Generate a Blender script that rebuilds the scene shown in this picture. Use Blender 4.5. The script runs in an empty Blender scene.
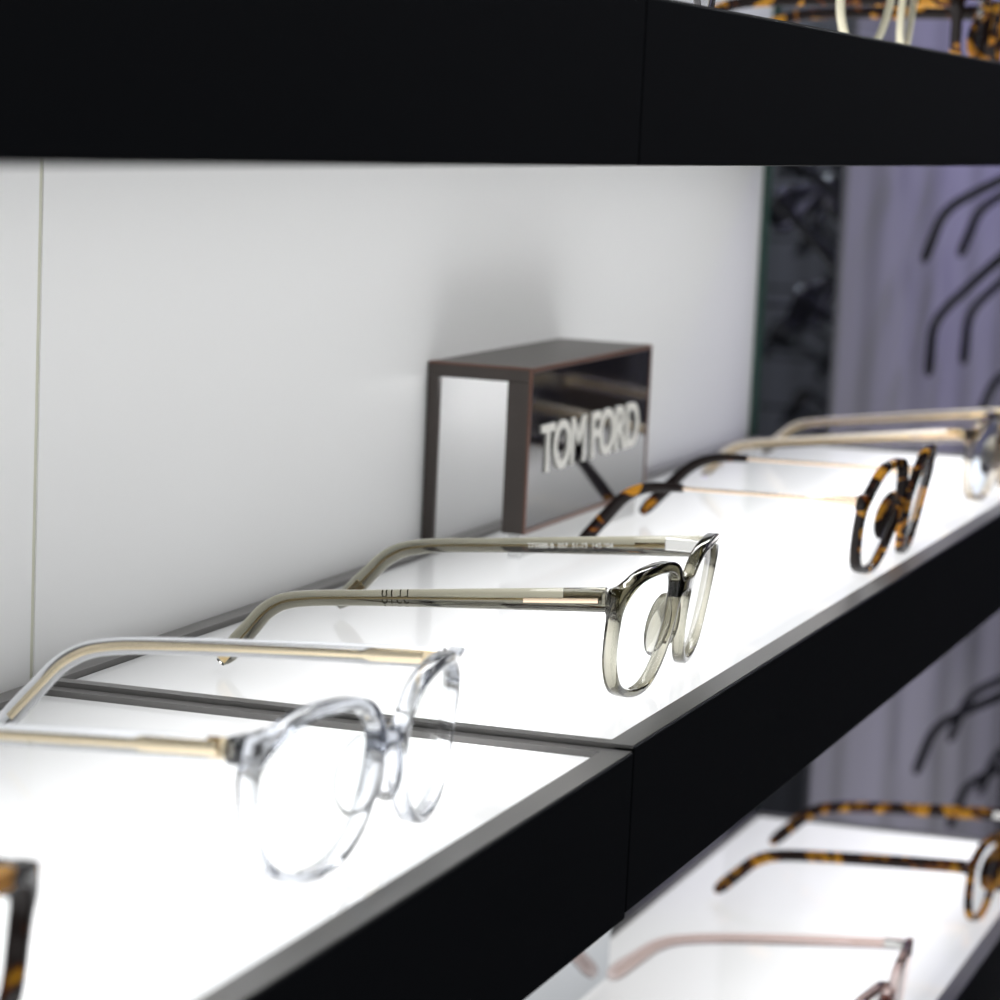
import bpy, bmesh, math, random
import numpy as np
from mathutils import Matrix, Vector

random.seed(7)
S = bpy.context.scene
COL = S.collection
K = 0.001                     # all builders below think in millimetres

# ------------------------------------------------------------------ helpers
def link(o, parent=None):
    COL.objects.link(o)
    if parent is not None:
        o.parent = parent
    return o

def tag(o, label=None, cat=None, group=None, kind=None):
    if label: o['label'] = label
    if cat: o['category'] = cat
    if group: o['group'] = group
    if kind: o['kind'] = kind
    return o

def empty(name, loc=(0, 0, 0), rot=(0, 0, 0)):
    o = bpy.data.objects.new(name, None)
    o.empty_display_size = 0.02
    o.location = loc
    o.rotation_euler = rot
    return link(o)

def finish(name, bm, mat, parent=None, smooth=True, angle=18, mats=None):
    me = bpy.data.meshes.new(name)
    bmesh.ops.recalc_face_normals(bm, faces=bm.faces)
    if bm.calc_volume(signed=True) < 0: bmesh.ops.reverse_faces(bm, faces=bm.faces)
    bm.to_mesh(me); bm.free()
    for p in me.polygons: p.use_smooth = smooth
    if smooth: me.set_sharp_from_angle(angle=math.radians(angle))
    for m in (mats or [mat]): me.materials.append(m)
    return link(bpy.data.objects.new(name, me), parent)

def add_box(bm, a, b, bev=0.0, seg=2, mat=0):
    """box from corner a to corner b, in mm"""
    v = [bm.verts.new((x * K, y * K, z * K)) for x in (a[0], b[0]) for y in (a[1], b[1]) for z in (a[2], b[2])]
    f = [(0, 1, 3, 2), (4, 6, 7, 5), (0, 4, 5, 1), (2, 3, 7, 6), (0, 2, 6, 4), (1, 5, 7, 3)]
    fs = [bm.faces.new([v[i] for i in q]) for q in f]
    for q in fs: q.material_index = mat
    if bev > 0:
        es = list({e for q in fs for e in q.edges})
        r = bmesh.ops.bevel(bm, geom=es, offset=bev * K, segments=seg, affect='EDGES', profile=0.5)
        for q in r['faces']: q.material_index = mat
    return v

def box(name, a, b, mat, parent=None, bev=0.0):
    bm = bmesh.new(); add_box(bm, a, b, bev)
    return finish(name, bm, mat, parent)

def catmull(pts, n, closed=False):
    P = [np.array(p, float) for p in pts]
    out = []
    m = len(P)
    segs = m if closed else m - 1
    for i in range(segs):
        g = lambda k: P[k % m] if closed else P[max(0, min(m - 1, k))]
        p0, p1, p2, p3 = g(i - 1), g(i), g(i + 1), g(i + 2)
        for j in range(n):
            t = j / n
            out.append(0.5 * ((2 * p1) + (-p0 + p2) * t + (2 * p0 - 5 * p1 + 4 * p2 - p3) * t * t + (-p0 + 3 * p1 - 3 * p2 + p3) * t ** 3))
    if not closed: out.append(P[-1])
    return np.array(out)

def resample(poly, step, closed=True):
    P = np.vstack([poly, poly[:1]]) if closed else poly
    d = np.r_[0, np.cumsum(np.linalg.norm(np.diff(P, axis=0), axis=1))]
    n = max(8, int(round(d[-1] / step)))
    t = np.linspace(0, d[-1], n + (0 if closed else 1), endpoint=not closed)
    return np.stack([np.interp(t, d, P[:, k]) for k in range(P.shape[1])], 1)

# ------------------------------------------------------------------ materials
MATS = {}
def new_mat(name):
    m = bpy.data.materials.new(name); m.use_nodes = True
    nt = m.node_tree
    b = nt.nodes['Principled BSDF']
    return m, nt, b

def principled(name, col, rough=0.4, metal=0.0, trans=0.0, ior=1.49, coat=0.0, spec=0.5, emis=None, es=0.0):
    m, nt, b = new_mat(name)
    b.inputs['Base Color'].default_value = (*col, 1)
    b.inputs['Roughness'].default_value = rough
    b.inputs['Metallic'].default_value = metal
    b.inputs['Transmission Weight'].default_value = trans
    b.inputs['IOR'].default_value = ior
    b.inputs['Coat Weight'].default_value = coat
    b.inputs['Specular IOR Level'].default_value = spec
    if emis:
        b.inputs['Emission Color'].default_value = (*emis, 1)
        b.inputs['Emission Strength'].default_value = es
    return m

def grain(m, scale, amt, rough_amt=0.0, stretch=(1, 1, 1)):
    """breaks a flat colour up with soft procedural noise"""
    nt = m.node_tree; b = nt.nodes['Principled BSDF']
    tc = nt.nodes.new('ShaderNodeTexCoord'); mp = nt.nodes.new('ShaderNodeMapping')
    mp.inputs['Scale'].default_value = stretch
    nz = nt.nodes.new('ShaderNodeTexNoise'); nz.inputs['Scale'].default_value = scale; nz.inputs['Detail'].default_value = 5
    nt.links.new(tc.outputs['Object'], mp.inputs['Vector']); nt.links.new(mp.outputs['Vector'], nz.inputs['Vector'])
    c = b.inputs['Base Color'].default_value[:]
    rp = nt.nodes.new('ShaderNodeValToRGB')
    rp.color_ramp.elements[0].color = tuple(max(0, x * (1 - amt)) for x in c[:3]) + (1,)
    rp.color_ramp.elements[1].color = tuple(min(1, x * (1 + amt)) for x in c[:3]) + (1,)
    nt.links.new(nz.outputs['Fac'], rp.inputs['Fac']); nt.links.new(rp.outputs['Color'], b.inputs['Base Color'])
    return m

white_wall = grain(principled('white_laminate', (0.83, 0.835, 0.84), 0.45, spec=0.25), 6, 0.012)
black_fascia = grain(principled('black_fascia', (0.0085, 0.0096, 0.0120), 0.48, spec=0.17), 300, 0.15)
rim_metal = grain(principled('grey_anodised_rim', (0.21, 0.205, 0.20), 0.38, metal=0.55), 200, 0.06, stretch=(0.1, 1, 1))
dark_joint = principled('dark_joint', (0.02, 0.02, 0.02), 0.5)
mirror_m = principled('mirror', (0.60, 0.63, 0.66), 0.02, metal=1.0)
mirror_edge = principled('mirror_green_edge', (0.012, 0.05, 0.038), 0.3)
gold = principled('rose_gold_metal', (0.95, 0.75, 0.56), 0.22, metal=1.0)
dull_core = principled('dull_brass_core', (0.50, 0.40, 0.24), 0.35, metal=0.8)
paleg = principled('pale_gold_metal', (0.90, 0.76, 0.52), 0.25, metal=1.0)
steel = principled('steel', (0.72, 0.72, 0.70), 0.25, metal=1.0)
cream = principled('cream_enamel', (0.90, 0.84, 0.62), 0.3)
blackac = grain(principled('black_acetate', (0.012, 0.012, 0.016), 0.25, coat=0.3), 100, 0.3)
dkac = principled('dark_smoke_acetate', (0.05, 0.045, 0.05), 0.25, coat=0.3)
copper_line = principled('copper_edge', (0.155, 0.075, 0.055), 0.35, metal=0.4)
sign_brown = grain(principled('sign_bronze', (0.060, 0.050, 0.045), 0.42, metal=0.25), 120, 0.1)
sign_plate = principled('sign_black_gloss', (0.010, 0.009, 0.012), 0.06, spec=0.5)
letter_white = principled('letter_white', (0.80, 0.79, 0.74), 0.4)
print_white = principled('print_white', (0.95, 0.95, 0.92), 0.5)
print_dark = principled('print_dark', (0.10, 0.09, 0.06), 0.5)
grey_floor = grain(principled('floor_grey', (0.10, 0.10, 0.105), 0.4), 5, 0.2)
ceil_m = grain(principled('ceiling_grey', (0.25, 0.25, 0.26), 0.7), 5, 0.1)
clear_foot = principled('clear_acrylic', (0.95, 0.96, 0.96), 0.05, trans=1.0)
white_acr = principled('white_acrylic', (0.85, 0.86, 0.86), 0.25)
tip_gold = principled('tip_gold_logo', (0.85, 0.65, 0.35), 0.3, metal=1.0)

def acetate(name, col, density=0.0, rough=0.03, ior=1.22):
    """clear coloured acetate: refracting, tinted inside by volume absorption"""
    m, nt, b = new_mat(name)
    b.inputs['Base Color'].default_value = (1, 1, 1, 1)
    b.inputs['Roughness'].default_value = rough
    b.inputs['Transmission Weight'].default_value = 1.0
    b.inputs['IOR'].default_value = ior
    b.inputs['Coat Weight'].default_value = 0.6
    b.inputs['Coat Roughness'].default_value = 0.03
    if density:
        va = nt.nodes.new('ShaderNodeVolumeAbsorption')
        va.inputs['Color'].default_value = (*col, 1)
        va.inputs['Density'].default_value = density
        nt.links.new(va.outputs[0], nt.nodes['Material Output'].inputs['Volume'])
    else:
        b.inputs['Base Color'].default_value = (*col, 1)
    return m

crystal_ac = acetate('crystal_acetate', (0.72, 0.74, 0.78), 260, ior=1.30)
olive_ac = acetate('olive_acetate', (0.41, 0.385, 0.25), 520)
beige_ac = acetate('beige_acetate', (0.72, 0.62, 0.44), 330)
pink_ac = acetate('pink_acetate', (0.74, 0.55, 0.50), 300)
smoke_ac = acetate('smoke_acetate', (0.40, 0.38, 0.36), 300)

def tortoise(name, amber, dark, scale=75.0, lo=0.42, hi=0.58, seed=0.0, stretch=(1, 1, 1)):
    m, nt, b = new_mat(name)
    tc = nt.nodes.new('ShaderNodeTexCoord'); mp = nt.nodes.new('ShaderNodeMapping')
    mp.inputs['Location'].default_value = (seed, seed * 0.7, seed * 1.3)
    mp.inputs['Scale'].default_value = stretch
    n1 = nt.nodes.new('ShaderNodeTexNoise'); n1.inputs['Scale'].default_value = scale
    n1.inputs['Detail'].default_value = 1.5; n1.inputs['Distortion'].default_value = 0.6
    rp = nt.nodes.new('ShaderNodeValToRGB')
    e = rp.color_ramp.elements
    e[0].position = lo; e[0].color = (*dark, 1)
    e[1].position = hi; e[1].color = (*amber, 1)
    mid = rp.color_ramp.elements.new((lo + hi) / 2)
    mid.color = (amber[0] * 0.28, amber[1] * 0.14, amber[2] * 0.2, 1)
    nt.links.new(tc.outputs['Object'], mp.inputs['Vector'])
    nt.links.new(mp.outputs['Vector'], n1.inputs['Vector'])
    nt.links.new(n1.outputs['Fac'], rp.inputs['Fac'])
    nt.links.new(rp.outputs['Color'], b.inputs['Base Color'])
    b.inputs['Roughness'].default_value = 0.18
    b.inputs['Coat Weight'].default_value = 0.12
    b.inputs['Specular IOR Level'].default_value = 0.3
    b.inputs['Subsurface Weight'].default_value = 0.0
    # amber patches let light through
    tl = nt.nodes.new('ShaderNodeBsdfTranslucent'); mx = nt.nodes.new('ShaderNodeMixShader')
    mx.inputs[0].default_value = 0.35
    nt.links.new(rp.outputs['Color'], tl.inputs['Color'])
    out = nt.nodes['Material Output']
    nt.links.new(b.outputs[0], mx.inputs[1]); nt.links.new(tl.outputs[0], mx.inputs[2])
    nt.links.new(mx.outputs[0], out.inputs['Surface'])
    return m

tort_a = tortoise('tortoise_dark', (0.95, 0.47, 0.05), (0.022, 0.013, 0.011), 120, 0.545, 0.605, 1.3)
tort_b = tortoise('tortoise_amber', (0.88, 0.45, 0.03), (0.035, 0.018, 0.012), 105, 0.47, 0.58, 4.1)
tort_near = tortoise('tortoise_honey', (0.88, 0.45, 0.03), (0.03, 0.02, 0.018), 80, 0.56, 0.62, 5.35)
tort_c = tortoise('tortoise_tip', (0.90, 0.42, 0.03), (0.02, 0.013, 0.012), 95, 0.54, 0.59, 8.6)

def lens_mat(name, tint, refl=1.0):
    m = bpy.data.materials.new(name); m.use_nodes = True
    nt = m.node_tree; nt.nodes.clear()
    out = nt.nodes.new('ShaderNodeOutputMaterial')
    tr = nt.nodes.new('ShaderNodeBsdfTransparent'); tr.inputs['Color'].default_value = (*tint, 1)
    gl = nt.nodes.new('ShaderNodeBsdfGlossy'); gl.inputs['Roughness'].default_value = 0.02
    fr = nt.nodes.new('ShaderNodeFresnel'); fr.inputs['IOR'].default_value = 1.45
    mu = nt.nodes.new('ShaderNodeMath'); mu.operation = 'MULTIPLY'; mu.inputs[1].default_value = refl
    mx = nt.nodes.new('ShaderNodeMixShader')
    nt.links.new(fr.outputs[0], mu.inputs[0]); nt.links.new(mu.outputs[0], mx.inputs[0])
    nt.links.new(tr.outputs[0], mx.inputs[1]); nt.links.new(gl.outputs[0], mx.inputs[2])
    nt.links.new(mx.outputs[0], out.inputs['Surface'])
    return m
clear_lens = lens_mat('clear_lens', (0.965, 0.975, 0.965), 0.8)
blue_lens = lens_mat('blue_lens', (0.80, 0.86, 0.93), 0.7)

def lightbox(name, back, front):
    """glossy opal acrylic over LEDs: glow rises from the wall side to the front edge"""
    m, nt, b = new_mat(name)
    b.inputs['Base Color'].default_value = (0.48, 0.49, 0.50, 1)
    b.inputs['Roughness'].default_value = 0.06
    b.inputs['Specular IOR Level'].default_value = 0.38
    tc = nt.nodes.new('ShaderNodeTexCoord'); sx = nt.nodes.new('ShaderNodeSeparateXYZ')
    mr = nt.nodes.new('ShaderNodeMapRange')
    mr.inputs['From Min'].default_value = -0.010; mr.inputs['From Max'].default_value = -0.165
    rp = nt.nodes.new('ShaderNodeValToRGB')
    e = rp.color_ramp.elements
    e[0].color = (back / 3,) * 3 + (1,); e[1].color = (front / 3,) * 3 + (1,)
    e[0].position = 0.0; e[1].position = 0.80
    q = e.new(0.40); q.color = ((back * 0.62 + front * 0.38) / 3,) * 3 + (1,)
    q = e.new(1.0); q.color = (front * 0.45 / 3,) * 3 + (1,)
    nt.links.new(tc.outputs['Object'], sx.inputs[0]); nt.links.new(sx.outputs['Y'], mr.inputs['Value'])
    nt.links.new(mr.outputs[0], rp.inputs['Fac'])
    nt.links.new(rp.outputs['Color'], b.inputs['Emission Color'])
    b.inputs['Emission Strength'].default_value = 3.0
    return m
glow = lightbox('opal_lightbox', 0.13, 1.5)
glow_low = lightbox('opal_lightbox_cool', 0.55, 1.15)

def lilac_board():
    m, nt, b = new_mat('lilac_grained_board')
    tc = nt.nodes.new('ShaderNodeTexCoord'); mp = nt.nodes.new('ShaderNodeMapping')
    mp.inputs['Scale'].default_value = (1, 1, 0.10)
    wv = nt.nodes.new('ShaderNodeTexWave'); wv.wave_type = 'BANDS'; wv.bands_direction = 'X'
    wv.inputs['Scale'].default_value = 2.0; wv.inputs['Distortion'].default_value = 6.0
    wv.inputs['Detail'].default_value = 2.5; wv.inputs['Detail Scale'].default_value = 1.6
    rp = nt.nodes.new('ShaderNodeValToRGB'); e = rp.color_ramp.elements
    e[0].position = 0.0; e[0].color = (0.265, 0.26, 0.275, 1)
    e[1].position = 0.6; e[1].color = (0.355, 0.345, 0.385, 1)
    nt.links.new(tc.outputs['Object'], mp.inputs['Vector']); nt.links.new(mp.outputs['Vector'], wv.inputs['Vector'])
    nt.links.new(wv.outputs['Fac'], rp.inputs['Fac']); nt.links.new(rp.outputs['Color'], b.inputs['Base Color'])
    b.inputs['Roughness'].default_value = 0.6
    return m
lilac_m = lilac_board()

def shop_wall():
    m, nt, b = new_mat('dark_shop_wall')
    tc = nt.nodes.new('ShaderNodeTexCoord'); mp = nt.nodes.new('ShaderNodeMapping')
    mp.inputs['Scale'].default_value = (1, 1, 3.5)
    n = nt.nodes.new('ShaderNodeTexNoise'); n.inputs['Scale'].default_value = 2.2; n.inputs['Detail'].default_value = 4
    rp = nt.nodes.new('ShaderNodeValToRGB'); e = rp.color_ramp.elements
    e[0].position = 0.38; e[0].color = (0.012, 0.012, 0.022, 1)
    e[1].position = 0.66; e[1].color = (0.40, 0.26, 0.10, 1)
    q = e.new(0.55); q.color = (0.035, 0.03, 0.035, 1)
    nt.links.new(tc.outputs['Object'], mp.inputs['Vector']); nt.links.new(mp.outputs['Vector'], n.inputs['Vector'])
    nt.links.new(n.outputs['Fac'], rp.inputs['Fac']); nt.links.new(rp.outputs['Color'], b.inputs['Base Color'])
    b.inputs['Roughness'].default_value = 0.6
    return m
shop_m = shop_wall()

# ------------------------------------------------------------------ glasses builder
LENS = {   # temporal side is +x, outline in mm about the lens centre
 'soft_square': [(24, 11), (25, 4), (22.5, -6), (15.5, -14), (3, -17.5), (-10, -16.5), (-19.5, -9), (-23.5, 2), (-21.5, 11.5), (-13, 16), (2, 17.3), (16, 16)],
 'round_panto': [(23.5, 10), (24.5, 3), (22, -8), (15, -16.5), (3, -20), (-9, -18.5), (-18, -11.5), (-22.5, -1), (-22, 9), (-15, 16), (-2, 18.5), (13, 17)],
 'angular':     [(22.5, 8), (24, 1.5), (20.5, -9.5), (14.5, -17), (3, -20), (-8, -19), (-16.5, -12), (-22.5, 0), (-20.5, 9.5), (-11.5, 19), (2, 20.3), (13.5, 18)],
 'square':      [(24.5, 12.5), (24.5, 2), (22.5, -10), (16, -15.5), (2, -17), (-12, -16), (-19.5, -9), (-23, 2), (-22.5, 11.5), (-16, 15.5), (0, 16.6), (17, 16.2)],
}

def seg_sdf(P, poly):
    """signed distance of points P (n,2) to the closed polygon"""
    a = poly; b = np.roll(poly, -1, axis=0)
    d = np.full(len(P), 1e9); inside = np.zeros(len(P), bool)
    for p, q in zip(a, b):
        e = q - p; w = P - p
        t = np.clip((w @ e) / (e @ e), 0, 1)
        d = np.minimum(d, np.hypot(*(w - t[:, None] * e).T))
        c = ((p[1] > P[:, 1]) != (q[1] > P[:, 1]))
        with np.errstate(divide='ignore', invalid='ignore'):
            xi = (q[0] - p[0]) * (P[:, 1] - p[1]) / (q[1] - p[1] + 1e-12) + p[0]
        inside ^= c & (P[:, 0] < xi)
    return np.where(inside, -d, d)

def march(F, xs, zs):
    """longest zero contour of the field F[z, x]"""
    segs = {}
    nz, nx = F.shape
    def ip(i0, j0, i1, j1):
        t = F[i0, j0] / (F[i0, j0] - F[i1, j1])
        return (xs[j0] + (xs[j1] - xs[j0]) * t, zs[i0] + (zs[i1] - zs[i0]) * t)
    nb = {}
    pos = {}
    for i in range(nz - 1):
        row = F[i:i + 2]
        cand = np.where((np.sign(row[0, :-1]) != np.sign(row[0, 1:])) | (np.sign(row[1, :-1]) != np.sign(row[1, 1:])) | (np.sign(row[0, :-1]) != np.sign(row[1, :-1])))[0]
        for j in cand:
            cr = []
            for k, (c, d) in (((i, j, 'h'), ((i, j), (i, j + 1))), ((i + 1, j, 'h'), ((i + 1, j), (i + 1, j + 1))),
                              ((i, j, 'v'), ((i, j), (i + 1, j))), ((i, j + 1, 'v'), ((i, j + 1), (i + 1, j + 1)))):
                if (F[c] < 0) != (F[d] < 0):
                    pos[k] = ip(*c, *d); cr.append(k)
            for s in range(0, len(cr) - 1, 2):
                nb.setdefault(cr[s], []).append(cr[s + 1]); nb.setdefault(cr[s + 1], []).append(cr[s])
    best = []; seen = set()
    for st in nb:
        if st in seen: continue
        loop = [st]; seen.add(st); cur = st
        while True:
            nx_ = [k for k in nb[cur] if k not in seen]
            if not nx_: break
            cur = nx_[0]; seen.add(cur); loop.append(cur)
        if len(loop) > len(best): best = loop
    return np.array([pos[k] for k in best])

def smin(a, b, k):
    h = np.clip(0.5 + 0.5 * (b - a) / k, 0, 1)
    return b * (1 - h) + a * h - k * h * (1 - h)

def smooth_loop(P, it=3):
    for _ in range(it):
        P = 0.5 * P + 0.25 * (np.roll(P, 1, 0) + np.roll(P, -1, 0))
    return P

def front_shape(sp):
    """outer outline and the two lens holes, as seen from the front (x, z in mm, rim bottom at z = 0)"""
    c = sp['spacing'] / 2
    base = resample(catmull(sp['pts'], 12, True), 1.1)
    base = base * np.array([sp.get('sx', 1), sp.get('sz', 1)])
    rim = sp['rim']
    zc = -base[:, 1].min() + rim
    R = base + [c, zc]; L = base * [-1, 1] + [-c, zc]
    hx = sp['hinge'][0]; hz = sp['hinge'][1]
    xs = np.arange(-hx - 8, hx + 8.1, 0.6); zs = np.arange(-4, zc + 30, 0.6)
    X, Z = np.meshgrid(xs, zs)
    P = np.stack([np.abs(X).ravel(), Z.ravel()], 1)
    d = seg_sdf(P, R) - rim
    # thicker brow: the top of the rim grows
    d = d - sp.get('brow', 0.0) * np.clip((P[:, 1] - zc) / 14, 0, 1)
    # bridge
    bz, bh = sp['bridge']
    cx = c - np.abs(base[:, 0]).max() + 4
    arch = bz - 0.05 * np.clip(P[:, 0], 0, 30) ** 1.0
    q = np.stack([np.abs(P[:, 0]) - cx, np.abs(P[:, 1] - arch) - bh], 1)
    bd = np.hypot(*np.maximum(q, 0).T) + np.minimum(q.max(1), 0)
    d = smin(d, bd, 3.0)
    # end pieces
    x0 = c + base[:, 0].max() - 5
    q = np.stack([np.abs(P[:, 0] - (x0 + hx) / 2) - (hx - x0) / 2 + 1, np.abs(P[:, 1] - hz) - sp.get('endh', 3.6) + 1], 1)
    ed = np.hypot(*np.maximum(q, 0).T) + np.minimum(q.max(1), 0) - 1
    d = smin(d, ed, 3.0)
    out = march(d.reshape(X.shape), xs, zs)
    out = resample(smooth_loop(out, 3), 1.25)
    return out, R, L, zc, c

def curve_solid(loops, half, bev):
    cu = bpy.data.curves.new('tmp', 'CURVE'); cu.dimensions = '2D'; cu.fill_mode = 'BOTH'
    cu.extrude = (half - bev) * K; cu.bevel_depth = bev * K; cu.bevel_resolution = 2; cu.offset = -bev * K
    for lp in loops:
        s = cu.splines.new('POLY'); s.points.add(len(lp) - 1); s.use_cyclic_u = True
        for p, (x, z) in zip(s.points, lp): p.co = (x * K, z * K, 0, 1)
    o = bpy.data.objects.new('tmp', cu)
    COL.objects.link(o)
    dg = bpy.context.evaluated_depsgraph_get()
    me = bpy.data.meshes.new_from_object(o.evaluated_get(dg))
    bpy.data.objects.remove(o); bpy.data.curves.remove(cu)
    bm = bmesh.new(); bm.from_mesh(me); bpy.data.meshes.remove(me)
    bmesh.ops.remove_doubles(bm, verts=bm.verts, dist=1e-6)
    return bm

def wrap(sp, x, z=0.0):
    return sp.get('k', 0.0013) * x * x + z * math.tan(sp.get('tilt', -0.10))

def sweep(bm, path, dims, n=10, e=2.6, mat=0):
    """rounded-rectangle tube along path (mm); dims(i, t) -> half thickness (x), half height"""
    rings = []
    N = len(path)
    for i, p in enumerate(path):
        t = i / (N - 1)
        d = path[min(i + 1, N - 1)] - path[max(i - 1, 0)]; d = d / np.linalg.norm(d)
        side = np.array([1.0, 0, 0]); side = side - d * (side @ d); side /= np.linalg.norm(side)
        up = np.cross(side, d); 
        if up[2] < 0 and abs(d[2]) < 0.9: up = -up
        ht, hh = dims(i, t)
        r = []
        for k in range(n):
            a = 2 * math.pi * k / n
            ca, sa = math.cos(a), math.sin(a)
            q = p + side * ht * math.copysign(abs(ca) ** (2 / e), ca) + up * hh * math.copysign(abs(sa) ** (2 / e), sa)
            r.append(bm.verts.new(tuple(q * K)))
        rings.append(r)
    for a, b in zip(rings, rings[1:]):
        for k in range(n):
            f = bm.faces.new((a[k], a[(k + 1) % n], b[(k + 1) % n], b[k])); f.material_index = mat
    bm.faces.new(rings[0][::-1]); bm.faces.new(rings[-1])

def temple_path(sp, s):
    hx, hz = sp['hinge']
    T = sp['temple']
    L, zb, ty, tz = T['L'], T['zb'], T['tip'][0], T['tip'][1]
    i1, i2 = T.get('inset', (3, 8))
    y0 = wrap(sp, hx, hz) + sp['thick'] / 2 + 0.2
    x = hx - sp.get('tin', 2.2)
    bow = T.get('bow', 1.0)
    pts = [(x, y0, hz), (x - i1 * 0.15, y0 + (L - y0) * 0.35, hz + (zb - hz) * 0.35 + bow * .7), (x - i1 * 0.55, y0 + (L - y0) * 0.72, hz + (zb - hz) * 0.72 + bow),
           (x - i1, L - 3, zb + bow * 0.5), (x - i1 - (i2 - i1) * 0.3, L + (ty - L) * 0.30, zb + (tz - zb) * 0.16),
           (x - i1 - (i2 - i1) * 0.6, L + (ty - L) * 0.62, zb + (tz - zb) * 0.52), (x - i2, ty, tz)]
    dn, df = T.get('dy', (0, 0))
    dd = dn if s < 0 else df
    pts = [(q[0], q[1] + dd * max(0, (q[1] - y0) / (ty - y0)), q[2]) for q in pts]
    P = resample(catmull(pts, 14), 2.2, closed=False)
    P[:, 0] *= s
    return P

def lens_mesh(poly, sp, mat, root):
    bm = bmesh.new()
    cen = poly.mean(0)
    rings = []
    for f in (1.012, 0.66, 0.33):
        r = []
        for x, z in (poly - cen) * f + cen:
            r.append(bm.verts.new((x * K, (wrap(sp, x, z) - 1.3 * (1 - f * f)) * K, z * K)))
        rings.append(r)
    n = len(poly)
    for a, b in zip(rings, rings[1:]):
        for k in range(n): bm.faces.new((a[k], a[(k + 1) % n], b[(k + 1) % n], b[k]))
    v = bm.verts.new((cen[0] * K, (wrap(sp, cen[0], cen[1]) - 1.3) * K, cen[1] * K))
    for k in range(n): bm.faces.new((rings[-1][k], rings[-1][(k + 1) % n], v))
    return finish('lens', bm, mat, root, angle=60)

def nose_pad(sp, s, c, zc, root):
    bm = bmesh.new()
    bmesh.ops.create_uvsphere(bm, u_segments=16, v_segments=10, radius=1.0)
    nas = c - np.abs(np.array(sp['pts'])[:, 0]).max() * sp.get('sx', 1)
    for v in bm.verts:
        x, y, z = v.co
        y2 = y * sp.get('pad', 4.3); z2 = z * 9.5; x2 = x * 1.3
        # the pad sweeps back and outwards
        v.co = Vector(((s * (nas - 0.6 + 0.36 * (y2 + 3) - 0.20 * z2) + x2), y2 + 3.2 + wrap(sp, nas, z2 + zc - 2.0), z2 + zc - 2.0)) * K
    return finish('nose_pad', bm, sp['mat'], root, angle=60)

def text_mesh(body, size, ext=0.0, sx=1.0, sp=1.0, off=0.0):
    cu = bpy.data.curves.new('tmp', 'FONT'); cu.body = body; cu.size = size; cu.extrude = ext; cu.space_character = sp
    cu.offset = off * 0.001; cu.align_x = 'LEFT'; cu.align_y = 'BOTTOM_BASELINE'
    o = bpy.data.objects.new('tmp', cu); COL.objects.link(o)
    me = bpy.data.meshes.new_from_object(o.evaluated_get(bpy.context.evaluated_depsgraph_get()))
    bpy.data.objects.remove(o); bpy.data.curves.remove(cu)
    for v in me.vertices: v.co.x *= sx
    return me

def put_text(name, body, size, mat, parent, origin, xdir, up, ext=0.0, sx=1.0, sp=1.0, off=0.0):
    """lettering on a plane; origin in mm, xdir / up are unit vectors in the parent's frame"""
    me = text_mesh(body, size * K, ext * K, sx, sp, off)
    xd = Vector(xdir).normalized(); u = Vector(up).normalized(); n = xd.cross(u)
    M = Matrix(((xd.x, u.x, n.x, origin[0] * K), (xd.y, u.y, n.y, origin[1] * K), (xd.z, u.z, n.z, origin[2] * K), (0, 0, 0, 1)))
    me.transform(M)
    me.materials.append(mat)
    o = bpy.data.objects.new(name, me)
    return link(o, parent)

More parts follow.
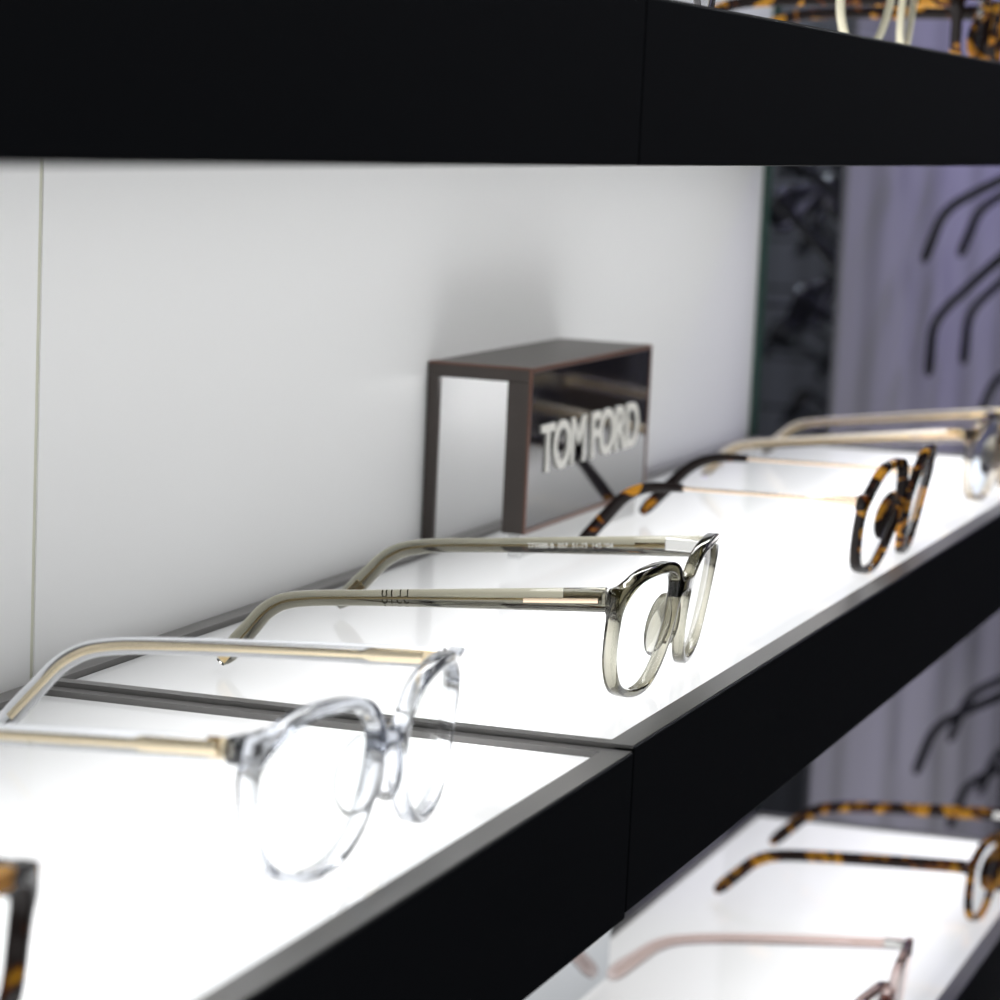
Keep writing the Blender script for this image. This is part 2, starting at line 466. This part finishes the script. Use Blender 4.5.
def make_glasses(name, sp, loc, rot=(0, 0, 0), label=None, group=None):
    root = empty(name, (loc[0] * K, loc[1] * K, loc[2] * K), rot)
    tag(root, label, 'glasses', group)
    out, R, L, zc, c = front_shape(sp)
    bm = curve_solid([out, R, L], sp['thick'] / 2, sp.get('bev', 0.7))
    for v in bm.verts:
        x, z, y = v.co.x / K, v.co.y / K, v.co.z / K
        v.co = Vector((x, y + wrap(sp, x, z), z)) * K
    finish('front_frame', bm, sp['mat'], root, angle=50)
    lens_mesh(R, sp, sp.get('lens', clear_lens), root)
    lens_mesh(L, sp, sp.get('lens', clear_lens), root)
    if sp.get('pads', True):
        for s in (-1, 1): nose_pad(sp, s, c, zc, root)
    T = sp['temple']
    for s in (-1, 1):
        P = temple_path(sp, s)
        N = len(P)
        if T['kind'] == 'acetate':
            bm = bmesh.new()
            h0, h1, h2 = T['h']; th = T.get('th', 1.7)
            def dims(i, t):
                h = h0 + (h1 - h0) * min(1, t / 0.55) if t < 0.72 else h1 + (h2 - h1) * (t - 0.72) / 0.28
                k = N - 1 - i
                f = {0: 0.45, 1: 0.80, 2: 0.95}.get(k, 1.0)
                return th * {0: 0.5, 1: 0.85}.get(k, 1.0), h * f
            sweep(bm, P, dims, 12, 3.2)
            tm = finish('temple', bm, T.get('mat', sp['mat']), root, angle=60)
            if T.get('core'):
                bm = bmesh.new()
                a, b = int(N * 0.03), N - 2
                sweep(bm, P[a:b], lambda i, t: (0.45, (1.0 if t > 0.15 else 1.6) * T.get('corew', 1)), 8, 2.4)
                finish('wire_core', bm, T['core'], tm, angle=60)
            if T.get('inlay'):
                bm = bmesh.new()
                a, b = T['inlay']
                q = P[0]; d = (P[8] - P[0]); d /= np.linalg.norm(d)
                for i in range(1):
                    p0 = q + d * a; p1 = q + d * b
                    sweep(bm, np.array([p0 + [s * th, 0, 0], p1 + [s * th, 0, 0]]), lambda i, t: (0.4, 0.75), 8, 5)
                o = finish('metal_inlay', bm, gold, tm, angle=60); tag(o, 'slim rose gold bar set into the temple')
            # hinge leaves on the inner side
            bm = bmesh.new()
            q = P[0]
            add_box(bm, (q[0] - s * th - 0.9, q[1] + 0.5, q[2] - 2.0), (q[0] - s * th + 0.3, q[1] + T.get('hl', 8), q[2] + 2.0), 0.3)
            add_box(bm, (q[0] - s * th - 2.2, q[1] - 1.2, q[2] - 1.8), (q[0] - s * th + 0.2, q[1] + 1.6, q[2] + 1.8), 0.4)
            finish('hinge', bm, T.get('hinge', steel), tm)
            if T.get('tiplogo'):
                k = int(N * 0.95); d = P[k + 1] - P[k - 1]; d /= np.linalg.norm(d)
                bm = bmesh.new()
                sweep(bm, np.array([P[k] - d * 4 + [s * th, 0, 0], P[k] + d * 3 + [s * th, 0, 0]]), lambda i, t: (0.3, 1.6), 10, 2)
                finish('tip_plaque', bm, tip_gold, tm, angle=60)
        else:       # thin metal arm with an acetate sleeve over the ear
            cut = int(N * T['sleeve'])
            bm = bmesh.new()
            sweep(bm, P[:cut + 3], lambda i, t: (0.6, 1.9 if t * (cut + 3) < 6 else (1.2 if t * (cut + 3) < 7.5 else 0.75)), 8, 3)
            tm = finish('temple', bm, T.get('mat', gold), root, angle=60)
            bm = bmesh.new()
            M2 = N - cut
            def dims(i, t):
                k = M2 - 1 - i
                f = {0: 0.55, 1: 0.88}.get(k, 1.0)
                return 1.5 * f, (1.6 + 1.1 * min(1, t * 1.4)) * f
            sweep(bm, P[cut:], dims, 12, 2.3)
            finish('temple_tip', bm, T['tipmat'], tm, angle=60)
            bm = bmesh.new(); q = P[0]
            add_box(bm, (q[0] - s * 2.2, q[1] - 1.5, q[2] - 1.9), (q[0] + s * 0.4, q[1] + 1.5, q[2] + 1.9), 0.4)
            finish('hinge', bm, T.get('mat', gold), tm)
    root['zc'] = zc
    return root

def copy_tree(o, parent=None):
    c = o.copy(); COL.objects.link(c)
    if parent is not None: c.parent = parent
    for ch in list(o.children): copy_tree(ch, c)
    return c

# ------------------------------------------------------------------ display cabinet
D = 180.0
XE = 820.0
def shelf(x0, x1, z, T, label, step=0.0, glow=glow):
    root = empty('display_shelf', (x0 * K, 0, (z + step) * K))
    tag(root, label, 'shelf', 'lit shelves of the display cabinet')
    w = x1 - x0
    bm = bmesh.new()
    add_box(bm, (0.35, -D, -T), (w - 0.35, -D + 6, 1.2), 0.5)                    # front board
    o = finish('fascia', bm, black_fascia, root); tag(o, 'matt black front board of the shelf')
    bm = bmesh.new()
    add_box(bm, (0.35, -D + 6.2, -T + 3), (w - 0.35, -0.5, -4.2), 0.3)
    finish('shelf_body', bm, black_fascia, root)
    bm = bmesh.new()                                                              # mitred grey rim around the glass
    def bar(o_a, o_b, i_b, i_a, z1=1.6, z0=-4):
        vs = [bm.verts.new((p[0] * K, p[1] * K, zz * K)) for zz in (z0, z1) for p in (o_a, o_b, i_b, i_a)]
        for q in ((0, 3, 2, 1), (4, 5, 6, 7), (0, 1, 5, 4), (1, 2, 6, 5), (2, 3, 7, 6), (3, 0, 4, 7)):
            bm.faces.new([vs[k] for k in q])
    f, b, s_ = 8.0, 7.0, 5.5
    O = [(0.35, -D + 0.5), (w - 0.35, -D + 0.5), (w - 0.35, -0.5), (0.35, -0.5)]
    I = [(s_, -D + f), (w - s_, -D + f), (w - s_, -b), (s_, -b)]
    for k in range(4):
        bar(O[k], O[(k + 1) % 4], I[(k + 1) % 4], I[k])
    finish('metal_rim', bm, rim_metal, root, smooth=False)
    box('dark_gasket', (s_ - 0.8, -D + f - 0.5, -4.1), (w - s_ + 0.8, -b + 1.0, -1.2), dark_joint, root)
    bm = bmesh.new()
    add_box(bm, (s_ + 0.9, -D + f + 0.1, -3.5), (w - s_ - 0.9, -b - 0.8, 0.0), 0.25)
    o = finish('light_panel', bm, glow, root); tag(o, 'glowing white glass top of the shelf')
    return root

mid_l = shelf(-560, 0, 0, 44.7, 'glowing white shelf section at the lower left, clear glasses standing on it', step=-1.4)
mid_r = shelf(0, XE, 0, 44.7, 'glowing white shelf section carrying the bronze sign and grey-green glasses')
up_l = shelf(-560, -24.5, 155.6 + 40.8, 40.8, 'black-fronted upper shelf section at the top left, left of the seam')
up_r = shelf(-24.5, XE, 155.6 + 40.8, 40.8, 'black-fronted upper shelf section right of the seam, frames standing on top')
low_l = None
low_r = shelf(60, 872, -217.9, 44.7, 'glowing white bottom shelf with amber tortoise and pink glasses', glow=glow_low)

# back wall panels
def panel(name, x0, x1, z0, z1, mat, y0=0.0, y1=12.0):
    o = box(name, (x0, y0, z0), (x1, y1, z1), mat)
    return tag(o, kind='structure')
panel('wall_left', -640, 0.4, -330, 520, white_wall)
panel('wall_back', 3.0, XE, -330, 520, white_wall)
box('trim_1', (0.4, 0.5, -330), (3.0, 6, 520), principled('seam_grey', (0.60, 0.60, 0.50), 0.6))['kind'] = 'structure'
box('wall_rear', (-2400, 14, -1000), (3600, 30, 1500), grain(principled('dark_rear_wall', (0.03, 0.03, 0.035), 0.6), 4, 0.2))['kind'] = 'structure'

# mirror strip between the white cabinet and the lilac board
def mirror(x0, x1, z0, z1, y, label):
    bm = bmesh.new(); add_box(bm, (x0, y - 4, z0), (x1, y, z1), 0.3)
    root = finish('mirror', bm, mirror_m); tag(root, label, 'mirror')
    bm = bmesh.new(); add_box(bm, (x0 - 1.9, y - 4.2, z0), (x0 - 0.1, y, z1), 0.2)
    finish('mirror_edge', bm, mirror_edge, root)
    return root
mirror(XE + 2.0, 1001, -70, 520, 0.0, 'narrow dark mirror strip between white back panel and lilac board, middle and upper level')
mirror(880, 1066, -460, -72, 0.0, 'short mirror strip beside the bottom shelf, under the black front board')
mirror(150, 512, -216.4, -46, -27.0 + 4, 'low mirror panel at the back of the bottom shelf, beside the pink glasses')

lil = box('wall_right', (1002.5, -6, -700), (1738, 10, 520), lilac_m); lil['kind'] = 'structure'
box('trim_2', (1739, -10, -700), (1760, 12, 520), dark_joint)['kind'] = 'structure'
box('floor', (-2400, -2300, -1020), (3600, 30, -1000), grey_floor)['kind'] = 'structure'
box('ceiling', (-2400, -2300, 1500), (3600, 30, 1520), ceil_m)['kind'] = 'structure'
box('wall_front', (-2400, -2320, -1000), (3600, -2300, 1500), shop_m)['kind'] = 'structure'
box('wall_far', (3600, -2300, -1000), (3620, 30, 1500), shop_m)['kind'] = 'structure'
box('wall_near', (-2420, -2300, -1000), (-2400, 30, 1500), shop_m)['kind'] = 'structure'

# ------------------------------------------------------------------ brand sign
SX0, SX1, SY0, SY1, SZ0, SZ1 = 315.5, 477.5, -41.3, -0.5, 9.8, 73.0
sg = empty('brand_sign', (SX0 * K, SY1 * K, 0))
tag(sg, 'bronze block sign with white lettering on a glossy black face, standing against the back panel', 'sign')
W, DP = SX1 - SX0, SY1 - SY0
bm = bmesh.new()
add_box(bm, (0, -DP, SZ1 - 5.6), (W, 0, SZ1), 0.3)                                  # top slab
for xa, xb in ((0, 3.0), (W - 3.0, W)):                                             # open end frames
    add_box(bm, (xa, -DP, SZ0), (xb, -DP + 8.6, SZ1 - 5.7), 0.2)
    add_box(bm, (xa, -4.6, 0), (xb, 0, SZ1 - 5.7), 0.2)
add_box(bm, (3.1, -DP, SZ0), (W - 3.1, -DP + 3.0, SZ1 - 5.7), 0.2)                  # board behind the face
finish('sign_block', bm, sign_brown, sg)
bm = bmesh.new()
for a, b in (((0, 0), (W, 2.0)), ((0, SZ1 - SZ0 - 1.8), (W, SZ1 - SZ0)), ((0, 2.0), (1.6, SZ1 - SZ0 - 1.8)), ((W - 1.8, 2.0), (W, SZ1 - SZ0 - 1.8))):
    add_box(bm, (a[0], -DP - 0.7, SZ0 + a[1]), (b[0], -DP + 0.3, SZ0 + b[1]), 0.15)
add_box(bm, (-0.25, -DP + 0.3, SZ1 - 0.8), (0.1, -0.3, SZ1 + 0.1), 0.1)
finish('copper_edging', bm, copper_line, sg)
box('face_plate', (1.7, -DP - 0.35, SZ0 + 2.1), (W - 1.9, -DP + 0.2, SZ1 - 1.9), sign_plate, sg, 0.1)
o = put_text('lettering', 'TOM FORD', 26.2, letter_white, sg, (15.0, -DP - 0.75, 32.0), (1, 0, 0), (0, 0, 1), 0.35, 1.0, 0.92, 0.40)
xs = [v.co.x for v in o.data.vertices]; k = (131.0 * K) / (max(xs) - min(xs)); x0 = min(xs)
for v in o.data.vertices: v.co.x = 15.0 * K + (v.co.x - x0) * k
box('base', (4, -DP + 2.2, 0), (W - 4, -DP + 7.5, SZ0), white_acr, sg, 0.3)

# ------------------------------------------------------------------ the glasses on the middle shelf
def acet(L, zb, tip, h, **k):
    d = dict(kind='acetate', L=L, zb=zb, tip=tip, h=h); d.update(k); return d

olive = dict(pts=LENS['soft_square'], spacing=66, rim=2.3, brow=1.0, thick=4.0, hinge=(64.5, 32.6), bridge=(29.5, 2.4), endh=3.7, mat=olive_ac,
             sx=1.04, sz=0.98, k=0.0013, pad=3.5, tilt=-0.142,
             temple=acet(102.5, 24.4, (127, 2.7), (3.6, 2.4, 3.3), th=1.9, core=dull_core, corew=0.32, inlay=(2, 24), tiplogo=True, inset=(1, 5), hl=13, bow=0.3, dy=(-6, -1)))
g = make_glasses('eyeglasses', olive, (109.5, -156.6, 0), (0, 0, 0.038), 'clear grey-green square glasses with rose gold bar at the temple, in front of the sign')
tl = [c for c in g.children if c.name.startswith('temple')]
far = tl[1] if tl[1].data.vertices[0].co.x > 0 else tl[0]; near = tl[0] if far is tl[1] else tl[1]
put_text('printed_marking', 'TF5888-B  057  51-19  145 *04', 2.3, print_white, far, (59.6, 62, 27.4), (0, -1, 0.085), (0, 0.085, 1))
put_text('printed_marking', '5518', 4.4, print_dark, near, (-59.6, 62, 26.2), (0, 1, -0.085), (0, 0.085, 1))

crys = dict(pts=LENS['round_panto'], spacing=64.8, rim=2.2, brow=0.9, thick=4.4, hinge=(65, 34.0), bridge=(27.0, 2.1), endh=3.2, mat=crystal_ac,
            sx=1.035, sz=0.91, pad=5.4, k=0.0022, tilt=-0.071,
            temple=acet(105, 27.0, (130, 3.8), (2.6, 2.3, 2.9), th=1.7, core=paleg, corew=0.95, inset=(1, 6), hinge=paleg, hl=5))
make_glasses('eyeglasses', crys, (-128.6, -156.5, -1.4), (0, 0, -0.020), 'colourless crystal glasses with gold wire cores in the temples, in front of the shelf seam')

tmet = dict(pts=LENS['angular'], spacing=65.8, rim=2.4, brow=0.6, thick=4.0, hinge=(62.5, 30.5), bridge=(27.0, 2.2), endh=2.8, mat=tort_a,
            sx=1.017, sz=0.968, k=0.0011, tilt=-0.192,
            temple=dict(kind='wire', L=87, zb=29.0, tip=(116, 3.2), sleeve=0.57, tipmat=tort_c, inset=(1, 4), bow=0.3, dy=(-6, 3)))
make_glasses('eyeglasses', tmet, (400.1, -165, 0), (0, 0, -0.009), 'dark tortoiseshell angular glasses with thin rose gold temples, right of the sign')

bei = dict(pts=LENS['round_panto'], spacing=66, rim=2.2, brow=0.9, thick=4.4, hinge=(65, 33.0), bridge=(27.0, 2.1), endh=3.4, mat=beige_ac, lens=blue_lens,
           sz=0.94, k=0.0015, tilt=-0.12,
           temple=acet(106, 20.5, (128, 3.9), (3.3, 2.4, 3.0), th=1.8, core=paleg, corew=0.6, inlay=(2, 24), inset=(1, 5), hinge=paleg, bow=0.2))
make_glasses('eyeglasses', bei, (663, -161, 0), (0, 0, 0.0), 'translucent beige glasses at the far end of the middle shelf, behind the tortoiseshell pair')

tnear = dict(pts=LENS['square'], spacing=67, rim=2.8, brow=1.2, thick=4.6, sz=0.80, hinge=(63.5, 28.0), bridge=(23, 2.6), endh=3.8, mat=tort_near, tilt=-0.05,
             temple=acet(100, 23, (129, 3.4), (3.6, 2.6, 3.2), th=2.0, inset=(2, 6)))
make_glasses('eyeglasses', tnear, (-348, -153, -1.4), (0, 0, 0), 'dark tortoiseshell glasses cut off by the lower left corner of the photo')

# ------------------------------------------------------------------ the glasses on the bottom shelf
ZL = -217.9
tort2 = dict(pts=LENS['soft_square'], spacing=67, rim=2.4, brow=1.0, thick=4.0, hinge=(64.5, 33), bridge=(29.5, 2.3), endh=3.4, mat=tort_b, sz=1.08,
             temple=acet(101, 26.5, (131, 3.8), (3.5, 3.0, 3.4), th=1.9, inset=(2, 5)))
make_glasses('eyeglasses', tort2, (733, -164, ZL), (0, 0, 0), 'amber tortoiseshell glasses on the bottom shelf, behind the pink pair')
pink = dict(pts=LENS['square'], spacing=66, rim=2.2, brow=1.0, thick=4.0, hinge=(65, 35.5), bridge=(29, 2.2), endh=3.2, mat=pink_ac, sz=1.08,
            temple=acet(104, 25, (136, 4.0), (2.9, 2.6, 4.2), th=1.8, core=gold, corew=0.3, inset=(2, 5)))
make_glasses('eyeglasses', pink, (444, -166, ZL), (0, 0, 0), 'translucent pale pink glasses on the bottom shelf, below the black front board')

# ------------------------------------------------------------------ the glasses on the top shelf
ZU = 196.4
crm = dict(pts=LENS['round_panto'], spacing=66, rim=1.9, brow=0.2, thick=2.8, k=0.0022, hinge=(66, 30), bridge=(29, 1.0), endh=2.2, mat=cream, sz=0.98, bev=0.5, pads=False,
           temple=dict(kind='wire', L=98, zb=27, tip=(128, 3.4), sleeve=0.6, tipmat=smoke_ac, mat=paleg, inset=(1, 6)))
make_glasses('eyeglasses', crm, (402, -152, ZU), (0, 0, -0.03), 'glasses with thin cream rims on the top shelf')
tsm = dict(tnear, mat=tort_a, rim=2.4); tsm['temple'] = dict(tnear['temple'], mat=tort_a)
make_glasses('eyeglasses', tsm, (600, -154, ZU), (0, 0, math.radians(1)), 'dark tortoiseshell glasses at the right end of the top shelf')
cup = dict(crys, mat=dkac, rim=1.2, brow=0.2, thick=2.2, pads=False); cup['temple'] = dict(crys['temple'], mat=smoke_ac, core=None)
make_glasses('eyeglasses', cup, (100, -154, ZU), (0, 0, 0), 'smoky clear glasses on the top shelf, their lower rim just above the seam')

# ------------------------------------------------------------------ black glasses hung on stands before the lilac board
blk = dict(pts=LENS['square'], spacing=67, rim=2.6, brow=1.4, thick=4.2, hinge=(69, 33), bridge=(29, 2.6), endh=3.6, mat=blackac,
           temple=acet(98, 27, (130, 0), (3.8, 3.0, 3.4), th=2.4, inset=(2, 4)))
proto = None
def hung(cx, ty, tz, th, label, group='black glasses hung before the lilac board', rz=0.0):
    """pair hung by the bridge; the temple tips end at (cx +- 63, ty, tz)"""
    global proto
    a = math.radians(th)
    y = 130 * math.cos(a); z = -130 * math.sin(a)
    loc = (cx, ty - y, tz - z)
    if proto is None:
        proto = make_glasses('eyeglasses', blk, (0, 0, 0)); o = proto
    else:
        o = copy_tree(proto)
    o.location = tuple(v * K for v in loc); o.rotation_euler = (-a, 0, math.radians(rz))
    tag(o, label, 'glasses', group)
    return o
hung(1228, -22, 86, 25, 'black glasses hanging before the lilac board, upper pair between the shelves')
hung(1272, -22, 10, 42, 'black glasses hanging before the lilac board, second pair down, temple bent steeply')
hung(1465, -22, -38, 25, 'black glasses hanging before the lilac board, just above the far end of the middle shelf')
hung(1545, -22, 40, 26, 'black glasses hanging deeper along the lilac board, right of the steeply bent pair', rz=4)
hung(1322, -22, -268, 26, 'black glasses hanging before the lilac board, under the black front board')
hung(1470, -22, -338, 26, 'black glasses hanging low before the lilac board, behind the amber tortoiseshell temple')
hung(1205, -22, 149, 24, 'black glasses whose temple ends peep out under the upper black board')
# the stand that carries them: clear post with a peg under each bridge
def stand(cx, pegs, y, label):
    root = empty('glasses_stand', (cx * K, y * K, -1.0))
    tag(root, label, 'stand')
    bm = bmesh.new(); bmesh.ops.create_cone(bm, segments=32, radius1=0.06, radius2=0.055, depth=0.012, cap_ends=True)
    bmesh.ops.translate(bm, verts=bm.verts, vec=(0, 0, 0.006)); finish('base', bm, steel, root, angle=60)
    bm = bmesh.new(); bmesh.ops.create_cone(bm, segments=20, radius1=0.006, radius2=0.006, depth=1.30, cap_ends=True)
    bmesh.ops.translate(bm, verts=bm.verts, vec=(0, 0, 0.66)); finish('post', bm, steel, root, angle=60)
    for px, py, pz in pegs:
        bm = bmesh.new()
        add_box(bm, (min(0, px - cx) - 2, -2, pz + 998.0), (max(0, px - cx) + 2, 2, pz + 1002.0), 0.6)
        add_box(bm, (px - cx - 1.6, 2.1, pz + 998.4), (px - cx + 1.6, py - y, pz + 1001.6), 0.5)
        finish('peg', bm, dark_joint, root)
    return root
hp = [o for o in S.objects if o.get('group') == 'black glasses hung before the lilac board']
pegs = []
for o in hp:
    p = o.matrix_basis @ Vector((0, 0.004, 0.0215)); pegs.append((p.x / K, p.y / K, p.z / K))
stand(1330, pegs, -300, 'steel stand with pegs holding the black glasses, outside the frame at the right')

# dark glasses across the aisle, seen only as reflections in the mirror strip
zr = -300
mp = []
k = 0
for cx in (2390, 2570):
    for r in range(6):
        o = hung(cx + (35 if r % 2 else -10), -260, zr + 88 * r + (40 if cx == 2570 else 0), 22 + (r * 7) % 11,
                 'dark glasses seen only as a reflection in the narrow mirror strip', 'dark glasses reflected in the mirror strip', rz=random.uniform(-8, 8))
        p = o.matrix_basis @ Vector((0, 0.004, 0.0215)); mp.append((p.x / K, p.y / K, p.z / K))
bd = box('reflection_board', (2150, -545, -1000), (3560, -530, 600), lilac_m); tag(bd, 'pale board added behind the reflected dark glasses to lighten the mirror strip, outside the frame at the right', 'board')  # unseen board, added so the mirror strip reflects something lighter
stand(2480, mp, -455, 'steel stand with pegs facing the mirror strip, outside the frame at the right')

# ------------------------------------------------------------------ light
def area(name, loc, target, size, power, col, sy=None, spread=180):
    l = bpy.data.lights.new(name, 'AREA'); l.energy = power; l.color = col
    l.shape = 'RECTANGLE'; l.size = size; l.size_y = sy or size
    o = bpy.data.objects.new(name, l); COL.objects.link(o)
    o.location = loc
    o.rotation_euler = (Vector(target) - Vector(loc)).to_track_quat('-Z', 'Y').to_euler()
    l.spread = math.radians(spread)
    return o
area('ceiling_light', (0.2, -1.1, 1.45), (0.3, -0.9, 0), 1.2, 15, (0.92, 0.95, 1.0), 0.5)
area('wall_fill_light', (0.13, -0.095, 0.1535), (0.13, -0.03, 0.0), 1.36, 0.82, (1.0, 1.0, 0.99), 0.03)  # unseen lamp added below the upper shelf to brighten the wall
area('violet_light', (1.62, -0.30, 0.70), (1.40, 0.0, 0.15), 0.4, 1.5, (0.48, 0.42, 1.0), 0.15, 95)
area('low_bay_fill', (1.25, -0.75, -0.45), (1.35, 0.0, -0.33), 0.4, 0.8, (0.98, 0.97, 1.0), 0.3, 100)  # added fill, lifts the lower part of the lilac board
area('sign_opening_fill', ((SX0 + W * 0.5) * K, -0.030, (SZ1 - 7) * K), ((SX0 + W * 0.5) * K, 0.0, 0.025), 0.14, 0.036, (1, 1, 1), 0.006)  # lamp added inside the sign to brighten the wall behind its opening
area('reflection_fill', (2.6, -0.12, 1.2), (2.8, -0.5, 0.0), 0.5, 14, (0.85, 0.92, 1.0), 0.3)  # added to light the unseen board and glasses for the mirror strip
area('bay_light', (1.5, -0.55, 1.1), (1.4, 0.0, -0.3), 0.5, 3.0, (0.98, 0.97, 1.0), 0.3)

w = bpy.data.worlds.new('shop'); S.world = w; w.use_nodes = True
w.node_tree.nodes['Background'].inputs[0].default_value = (0.30, 0.33, 0.40, 1)
w.node_tree.nodes['Background'].inputs[1].default_value = 0.1

# ------------------------------------------------------------------ camera
cam = bpy.data.cameras.new('camera'); co = bpy.data.objects.new('camera', cam); COL.objects.link(co)
r_ = Vector((0.29048578, -0.95550009, 0.05117104)); u_ = Vector((0.1414473, 0.0957681, 0.98530256)); f_ = Vector((0.94636709, 0.27897838, -0.1629736))
M = Matrix(((r_.x, u_.x, -f_.x, -0.7662395), (r_.y, u_.y, -f_.y, -0.3992565), (r_.z, u_.z, -f_.z, 0.1671710), (0, 0, 0, 1)))
co.matrix_world = M
cam.sensor_width = 36; cam.sensor_fit = 'HORIZONTAL'
cam.lens = 3034.5366 / 1000 * 36
cam.shift_x = -0.1172486; cam.shift_y = 0.1202186
cam.clip_start = 0.01
cam.dof.use_dof = True
foc = Vector((0.07, -0.155, 0.02)) - co.location
cam.dof.focus_distance = foc.dot(f_)
cam.dof.aperture_fstop = 18
S.camera = co

S.view_settings.view_transform = 'Standard'
S.view_settings.look = 'None'
S.view_settings.exposure = 0.0
c = S.cycles
c.use_denoising = True
c.max_bounces = 16; c.transmission_bounces = 12; c.transparent_max_bounces = 16; c.glossy_bounces = 6; c.diffuse_bounces = 5
c.caustics_reflective = False; c.caustics_refractive = True
c.sample_clamp_indirect = 6.0
